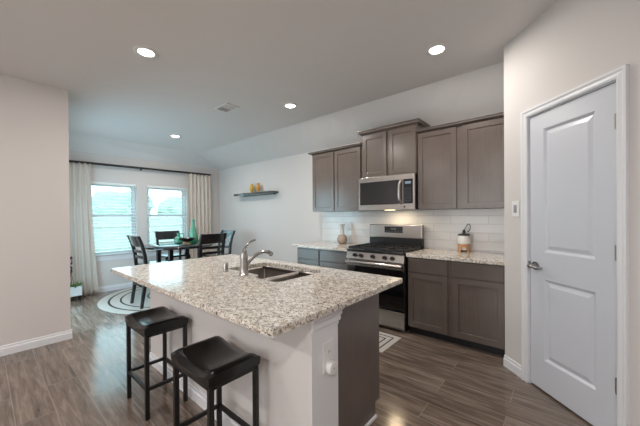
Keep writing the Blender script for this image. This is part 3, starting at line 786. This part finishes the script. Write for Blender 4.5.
# ================================================================ BAR STOOLS
def make_stool(label, loc):
    t = thing('bar_stool', label, 'bar stool', loc, group='black bar stools at the island')
    L, Dp = .183, .128
    # saddle seat: raised at the two ends along x
    bm = B(); nx, ny = 22, 14; wx, wy = .202, .148
    def sz(u): return .612 + .036*abs(u)**2.2
    def prof(u, v):
        x, y = u*wx, v*wy
        e = max(abs(u), abs(v))
        rn = (max(0, abs(u)-.80)/.20)**2*.022 + (max(0, abs(v)-.72)/.28)**2*.022
        return x, y, sz(u)-min(rn, .034)
    top = [[bm.verts.new(prof(-1+2*i/nx, -1+2*j/ny)) for j in range(ny+1)] for i in range(nx+1)]
    bot = [[bm.verts.new(((-1+2*i/nx)*wx*.985, (-1+2*j/ny)*wy*.98, .5735)) for j in range(ny+1)] for i in range(nx+1)]
    for g, fl in ((top, 0), (bot, 1)):
        for i in range(nx):
            for j in range(ny):
                q = (g[i][j], g[i+1][j], g[i+1][j+1], g[i][j+1]); bm.faces.new(q[::-1] if fl else q)
    edge = [(i, 0) for i in range(nx)] + [(nx, j) for j in range(ny)] + [(i, ny) for i in range(nx, 0, -1)] + [(0, j) for j in range(ny, 0, -1)]
    for k in range(len(edge)):
        i, j = edge[k]; i2, j2 = edge[(k+1) % len(edge)]
        bm.faces.new((top[i][j], top[i2][j2], bot[i2][j2], bot[i][j]))
    s = obj('seat', bm, 'leather', t, smooth=True)
    for (x, y) in ((-L, -Dp), (L, -Dp), (L, Dp), (-L, Dp)):
        obj('leg', boxes((x-.0125, x+.0125, y-.0125, y+.0125, 0, .573)), 'frame', t, bevel=.002)
    obj('seat_rail', boxes((-L, L, -Dp-.0125, -Dp+.0125, .551, .5725), (-L, L, Dp-.0125, Dp+.0125, .551, .5725), (-L-.0125, -L+.0125, -Dp, Dp, .551, .5725), (L-.0125, L+.0125, -Dp, Dp, .551, .5725)), 'frame', t, bevel=.002)
    for b in ((-L+.0125, L-.0125, -Dp-.01, -Dp+.01, .19, .212), (-L+.0125, L-.0125, Dp-.01, Dp+.01, .19, .212), (-L-.01, -L+.01, -Dp+.0125, Dp-.0125, .19, .212), (L-.01, L+.01, -Dp+.0125, Dp-.0125, .19, .212)):
        obj('stretcher', boxes(b), 'frame', t, bevel=.002)
    return t
st = make_stool('black backless bar stool with its whole frame in view, beside the dining area', (-2.325, -2.945, 0))
dup(st, (-1.44, -2.975, 0), 0, 'black backless bar stool nearest the white island end, its legs cut by the picture edge')

# ================================================================ DINING AREA
TC = (-5.30, -1.47)
bm = B(); lathe(bm, [(.01, 0), (1.17, 0), (1.18, .005), (1.17, .010), (.01, .010)], seg=96)
rugo = obj('round_rug', bm, 'rug_round', loc=(TC[0], TC[1], .0005)); tag(rugo, 'round cream rug with black rings under the dining table', 'rug')
bm = B(); box(bm, -.60, .60, -.225, .225, 0, .008); rn = obj('runner_rug', bm, 'runner', loc=(-1.975, -1.005, .0005), bevel=.003); tag(rn, 'white runner rug with black nested rectangles before the range', 'rug')

tb = thing('dining_table', 'round black dining table by the windows', 'dining table', (TC[0], TC[1], .011))
bm = B(); lathe(bm, [(.01, .818), (.55, .818), (.566, .826), (.566, .856), (.556, .864), (.01, .864)], seg=64); obj('tabletop', bm, 'darkwood', tb, smooth=True)
for a in range(4):
    an = a*PI/2+PI/4; x, y = .36*math.cos(an), .36*math.sin(an)
    bm = B(); hexa(bm, [(x-.028, y-.028, 0), (x+.028, y-.028, 0), (x+.028, y+.028, 0), (x-.028, y+.028, 0)], [(x-.034, y-.034, .8175), (x+.034, y-.034, .8175), (x+.034, y+.034, .8175), (x-.034, y+.034, .8175)])
    obj('leg', bm, 'darkwood', tb, bevel=.004)

def make_chair(label, loc, rz):
    t = thing('dining_chair', label, 'dining chair', loc, rz, group='black dining chairs round the table')
    w = .21
    bm = B(); box(bm, -.225, .225, -.19, .225, .590, .625); obj('seat', bm, 'darkwood', t, bevel=.010, seg=3)
    for s in (-1, 1):
        bm = B()
        pts = [(-.255, 0), (-.215, .28), (-.19, .60), (-.205, .78), (-.245, .95), (-.295, 1.075)]
        secs = []
        for y, z in pts:
            h = .019; dd = .024 if z > .1 else .02
            secs.append([bm.verts.new((s*w+a*h, y+b*dd, z)) for a, b in ((-1, -1), (1, -1), (1, 1), (-1, 1))])
        skin(bm, secs); obj('back_post', bm, 'darkwood', t, bevel=.004)
        bm = B(); hexa(bm, [(s*w-.017, .178, 0), (s*w+.017, .178, 0), (s*w+.017, .212, 0), (s*w-.017, .212, 0)], [(s*w-.022, .172, .59), (s*w+.022, .172, .59), (s*w+.022, .216, .59), (s*w-.022, .216, .59)])
        obj('leg', bm, 'darkwood', t, bevel=.003)
    def ypost(z):
        pts = [(-.255, 0), (-.215, .28), (-.19, .60), (-.205, .78), (-.245, .95), (-.295, 1.075)]
        for (y0, z0), (y1, z1) in zip(pts, pts[1:]):
            if z <= z1: return y0+(y1-y0)*(z-z0)/(z1-z0)
        return pts[-1][0]
    for z0, z1 in ((.905, 1.07), (.815, .858), (.725, .768)):
        bm = B(); secs = []
        for k in range(9):
            x = -w+2*w*k/8; bow = -.018*(1-(x/w)**2)
            secs.append([bm.verts.new((x, ypost(z)+bow+o, z)) for z, o in ((z0, -.010), (z0, .010), (z1, .010), (z1, -.010))])
        skin(bm, secs); obj('back_slat', bm, 'darkwood', t, bevel=.002)
    for b in ((-.19, .19, .185, .205, .22, .255), (-.19, .19, -.235, -.213, .30, .33), (-w-.01, -w+.01, -.20, .18, .30, .33), (w-.01, w+.01, -.20, .18, .30, .33)):
        obj('stretcher', boxes(b), 'darkwood', t, bevel=.002)
    return t
ch = make_chair('black ladder-back dining chair nearest the left curtain, standing on the rug rings', (-4.975, -2.005, .011), 0)
dup(ch, (-4.745, -1.27, .011), PI/2, 'black ladder-back dining chair with its back to the island, right of the green vase')
dup(ch, (-5.25, -.80, .011), PI, 'black dining chair nearest the wall with the floating shelf, facing the camera')
dup(ch, (-5.835, -1.345, .011), -PI/2, 'black dining chair behind the table, its back to the windows')

TZ = .8755
gv = thing('glass_bottle', 'tall green glass bottle on the dining table', 'bottle', (-5.36, -1.18, TZ))
bm = B(); lathe(bm, [(.066, 0), (.078, .012), (.082, .06), (.074, .16), (.052, .25), (.032, .31), (.023, .36), (.024, .43), (.030, .44), (.022, .44), (.018, .37), (.026, .31), (.046, .25), (.068, .16), (.076, .06), (.06, .012), (.01, .010)], seg=32); obj('body', bm, 'greenglass', gv, smooth=True)
gj = thing('glass_jug', 'small green glass jug left of the bowl on the dining table', 'jug', (-5.58, -1.36, TZ))
bm = B(); lathe(bm, [(.066, 0), (.080, .01), (.082, .05), (.066, .095), (.030, .125), (.028, .17), (.036, .185), (.028, .185), (.022, .17), (.024, .125), (.058, .093), (.074, .05), (.06, .012), (.01, .010)], seg=28); obj('body', bm, 'greenglass', gj, smooth=True)
bm = B(); tube(bm, spline([(.026, .02, .165), (.07, .05, .175), (.082, .062, .13), (.062, .05, .085)]), .008, 8); obj('handle', bm, 'greenglass', gj, smooth=True)
bw = thing('footed_bowl', 'dark bowl on a tan foot on the dining table', 'bowl', (-5.19, -1.38, TZ))
bm = B(); lathe(bm, [(.055, 0), (.05, .012), (.032, .028), (.04, .04)], seg=28); o = obj('foot', bm, 'bowlfoot', bw, smooth=True); o['label'] = 'tan foot'
bm = B(); lathe(bm, [(.036, .038), (.085, .055), (.125, .085), (.14, .108), (.134, .108), (.115, .086), (.08, .062), (.01, .052)], seg=36); obj('basin', bm, 'bowl', bw, smooth=True)
gd = thing('glass_dish', 'low green glass dish behind the dark bowl on the dining table', 'dish', (-5.16, -1.10, TZ))
bm = B(); lathe(bm, [(.07, 0), (.075, .008), (.085, .055), (.079, .055), (.068, .012), (.01, .010)], seg=28); obj('basin', bm, 'greenglass', gd, smooth=True)

# curtain rod and curtains
rd = thing('curtain_rod', 'black curtain rod above the dining windows', 'curtain rod', (-6.355, -1.66, 2.335))
bm = B(); cyl(bm, (0, -1.44, -.018), (0, 1.385, .018), .021, seg=14); obj('rod', bm, 'rod', rd, smooth=True)
for y, z in ((-1.44, -.018), (1.385, .018)):
    bm = B(); lathe(bm, [(.004, -.022), (.017, -.012), (.020, 0), (.017, .012), (.004, .022)], seg=16); bmesh.ops.translate(bm, verts=bm.verts, vec=(0, y, z)); obj('finial', bm, 'rod', rd, smooth=True)
for y in (-1.40, -.05, 1.345):
    bm = B(); box(bm, -.094, -.088, y-.012, y+.012, -.04+y*.0125, .03+y*.0125); bar(bm, (-.09, y, y*.0125-.018), (0, y, y*.0125-.018), .012, .010); obj('bracket', bm, 'rod', rd)
def curtain(label, y0t, y1t, y0b, y1b, folds, ztop):
    t = thing('curtain', label, 'curtain', (-6.352, (y0t+y1t)/2, 0), group='beige curtains on the black rod')
    oy = (y0t+y1t)/2
    bm = B(); nu, nv = folds*14, 30; g = []
    rr = random.Random(folds)
    ph = [rr.uniform(-.5, .5) for _ in range(folds+1)]
    for j in range(nv+1):
        v = j/nv; row = []
        for i in range(nu+1):
            u = i/nu; e = v**1.6
            y = (y0t+(y0b-y0t)*e) + ((y1t-y0t)+((y1b-y0b)-(y1t-y0t))*e)*u
            am = .018+.010*v
            x = am*math.cos(2*PI*folds*u + ph[int(u*folds)]*v*.6*math.sin(PI*(u*folds % 1))) + .006*math.sin(9*u+3*v)
            row.append(bm.verts.new((x, y-oy, ztop-(ztop-.012)*v)))
        g.append(row)
    for j in range(nv):
        for i in range(nu): bm.faces.new((g[j][i], g[j][i+1], g[j+1][i+1], g[j+1][i]))
    o = obj('cloth', bm, 'curtain', t, smooth=True)
    s = o.modifiers.new('thick', 'SOLIDIFY'); s.thickness = .003; s.offset = 0
    bm = B()
    for k in range(folds+1):
        y = y0t+(y1t-y0t)*k/folds - oy
        for q in range(14):
            a0, a1 = 2*PI*q/14, 2*PI*(q+1)/14
            zc = ztop+.006
            bar(bm, (-.003+.019*math.cos(a0), y, zc+.019*math.sin(a0)), (-.003+.019*math.cos(a1), y, zc+.019*math.sin(a1)), .004, .004, (0, 1, 0))
    obj('curtain_rings', bm, 'rod', t)
    return t
curtain('beige-grey curtain at the left window, beside the near left wall', -2.99, -2.53, -3.02, -2.43, 6, 2.312)
curtain('beige-grey curtain right of the windows, in the corner', -.82, -.285, -.80, -.27, 6, 2.336)

# planter on the floor behind the near left wall
pl = thing('flower_planter', 'white planter box with green leaves and a dark purple flower by the curtain', 'planter', (-6.13, -2.81, 0))
bm = B(); slab(bm, rrect(-.075, .075, -.14, .10, .012, 3), [rrect(-.066, .066, -.131, .091, .010, 3)], .09, .245); box(bm, -.066, .066, -.131, .091, .09, .105); obj('planter_box', bm, 'pot', pl)
obj('soil', boxes((-.066, .066, -.131, .091, .19, .222)), 'soil', pl)
for x in (-.055, .055):
    for y in (-.115, .075): obj('leg', boxes((x-.01, x+.01, y-.01, y+.01, 0, .09)), 'darkwood', pl)
bm = B()
for k in range(46):
    an = random.uniform(0, 2*PI); el = random.uniform(.25, 1.25); ln = random.uniform(.06, .13)
    c = Vector((random.uniform(-.05, .05), random.uniform(-.10, .075), .215)); dv = Vector((math.cos(an)*math.cos(el), math.sin(an)*math.cos(el), math.sin(el)))
    s = dv.cross(Vector((0, 0, 1))).normalized()*.012; m_ = c+dv*ln*.5+Vector((0, 0, .006)); e = c+dv*ln
    v = [bm.verts.new(p) for p in (c, m_+s, e, m_-s)]; bm.faces.new(v)
fo = obj('leaves', bm, 'leaf', pl); s = fo.modifiers.new('thick', 'SOLIDIFY'); s.thickness = .0015
bm = B(); tube(bm, spline([(0, -.02, .215), (.0, -.03, .36), (0, -.045, .50)]), .005, 8); tube(bm, spline([(0, .01, .215), (0, -.01, .35), (0, -.03, .47)]), .004, 8); obj('stem', bm, 'stem', pl, smooth=True)
bm = B()
for k in range(60):
    z = random.uniform(.47, .72); r = .032*(1-((z-.6)/.16)**2*.6); an = random.uniform(0, 2*PI)
    bmesh.ops.create_icosphere(bm, subdivisions=1, radius=random.uniform(.010, .016), matrix=Matrix.Translation((r*math.cos(an), -.045+r*math.sin(an)+.0, z)))
obj('flower_spike', bm, 'flower', pl)

# floating shelf and ornaments
sh = thing('floating_shelf', 'dark floating shelf on the wall between the curtain and the wall cabinets', 'shelf', (-4.87, 0, 1.815))
obj('board', boxes((-.68, .60, -.175, -.001, 0, .045)), 'lacquer', sh, bevel=.003)
obj('wall_cleat', boxes((-.52, .52, -.02, -.001, -.012, -.0002)), 'darkwood', sh)
for x, m_, lb in ((-5.02, 'yellow', 'small yellow ornament on the floating shelf, left of the amber one'), (-4.80, 'orange', 'small amber ornament on the floating shelf, right of the yellow one')):
    t = thing('shelf_ornament', lb, 'ornament', (x, -.085, 1.8605), group='ornaments on the floating shelf'); t.scale = (1.1, 1.1, 1.2)
    bm = B(); lathe(bm, [(.026, 0), (.028, .008), (.020, .02), (.040, .055), (.043, .08), (.034, .108), (.022, .12)], seg=22); obj('body', bm, m_, t, smooth=True)
    bm = B(); lathe(bm, [(.022, .119), (.028, .135), (.024, .155), (.006, .168)], seg=18); obj('stopper', bm, m_, t, smooth=True)

# ================================================================ COUNTER JARS
jr = thing('ceramic_canister', 'white canister on a wooden base with a wire loop on the right counter', 'canister', (-.90, -.10, .9305)); jr.scale = (1.06, 1.06, 1.15)
bm = B()
n = 36; r = .062
def arch(a):    # height of the opening cut in the wooden base
    d_ = (a+PI/2+PI) % (2*PI)-PI
    d_ += .0
    return .055*math.sqrt(max(0, 1-(d_/.6)**2)) if abs(d_) < .6 else 0
ro, ri = [], []
for i in range(n*2):
    a = 2*PI*i/(n*2); z = arch(a - .24)
    ro.append((bm.verts.new((r*math.cos(a), r*math.sin(a), z)), bm.verts.new((r*math.cos(a), r*math.sin(a), .082))))
    ri.append((bm.verts.new((.05*math.cos(a), .05*math.sin(a), z)), bm.verts.new((.05*math.cos(a), .05*math.sin(a), .082))))
k2 = n*2
for i in range(k2):
    j = (i+1) % k2
    bm.faces.new((ro[i][0], ro[j][0], ro[j][1], ro[i][1])); bm.faces.new((ri[j][0], ri[i][0], ri[i][1], ri[j][1]))
    bm.faces.new((ro[i][1], ro[j][1], ri[j][1], ri[i][1])); bm.faces.new((ro[j][0], ro[i][0], ri[i][0], ri[j][0]))
o = obj('wooden_base', bm, 'cork', jr); o['label'] = 'honey-coloured wooden base with an arched opening'
bm = B(); lathe(bm, [(.048, .02), (.049, .0818), (.063, .0822), (.066, .09), (.066, .155), (.060, .165)], seg=36); obj('jar', bm, 'ceramic', jr, smooth=True)
bm = B(); lathe(bm, [(.060, .165), (.064, .168), (.064, .176), (.050, .184), (.012, .188)], seg=32); o = obj('lid', bm, 'pewter', jr, smooth=True)
bm = B(); lathe(bm, [(.012, .186), (.018, .20), (.010, .222), (.004, .226)], seg=16); tube(bm, spline([(0, 0, .21), (.02, 0, .25), (.045, 0, .285), (.066, 0, .265), (.060, 0, .225), (.035, 0, .205)]), .004, 8); obj('loop_handle', bm, 'pewter', o, smooth=True)
jl = thing('glass_decanter', 'round brown glass decanter with pale neck on the left counter', 'decanter', (-2.625, -.16, .9305))
bm = B(); lathe(bm, [(.045, 0), (.062, .010), (.080, .05), (.080, .085), (.062, .125), (.036, .148)], seg=32); obj('body', bm, 'amber', jl, smooth=True)
bm = B(); lathe(bm, [(.036, .147), (.034, .17), (.036, .27), (.042, .30), (.036, .302), (.030, .27), (.028, .17), (.01, .15)], seg=26); o = obj('neck', bm, 'clear', jl, smooth=True); o['label'] = 'pale clear glass neck'
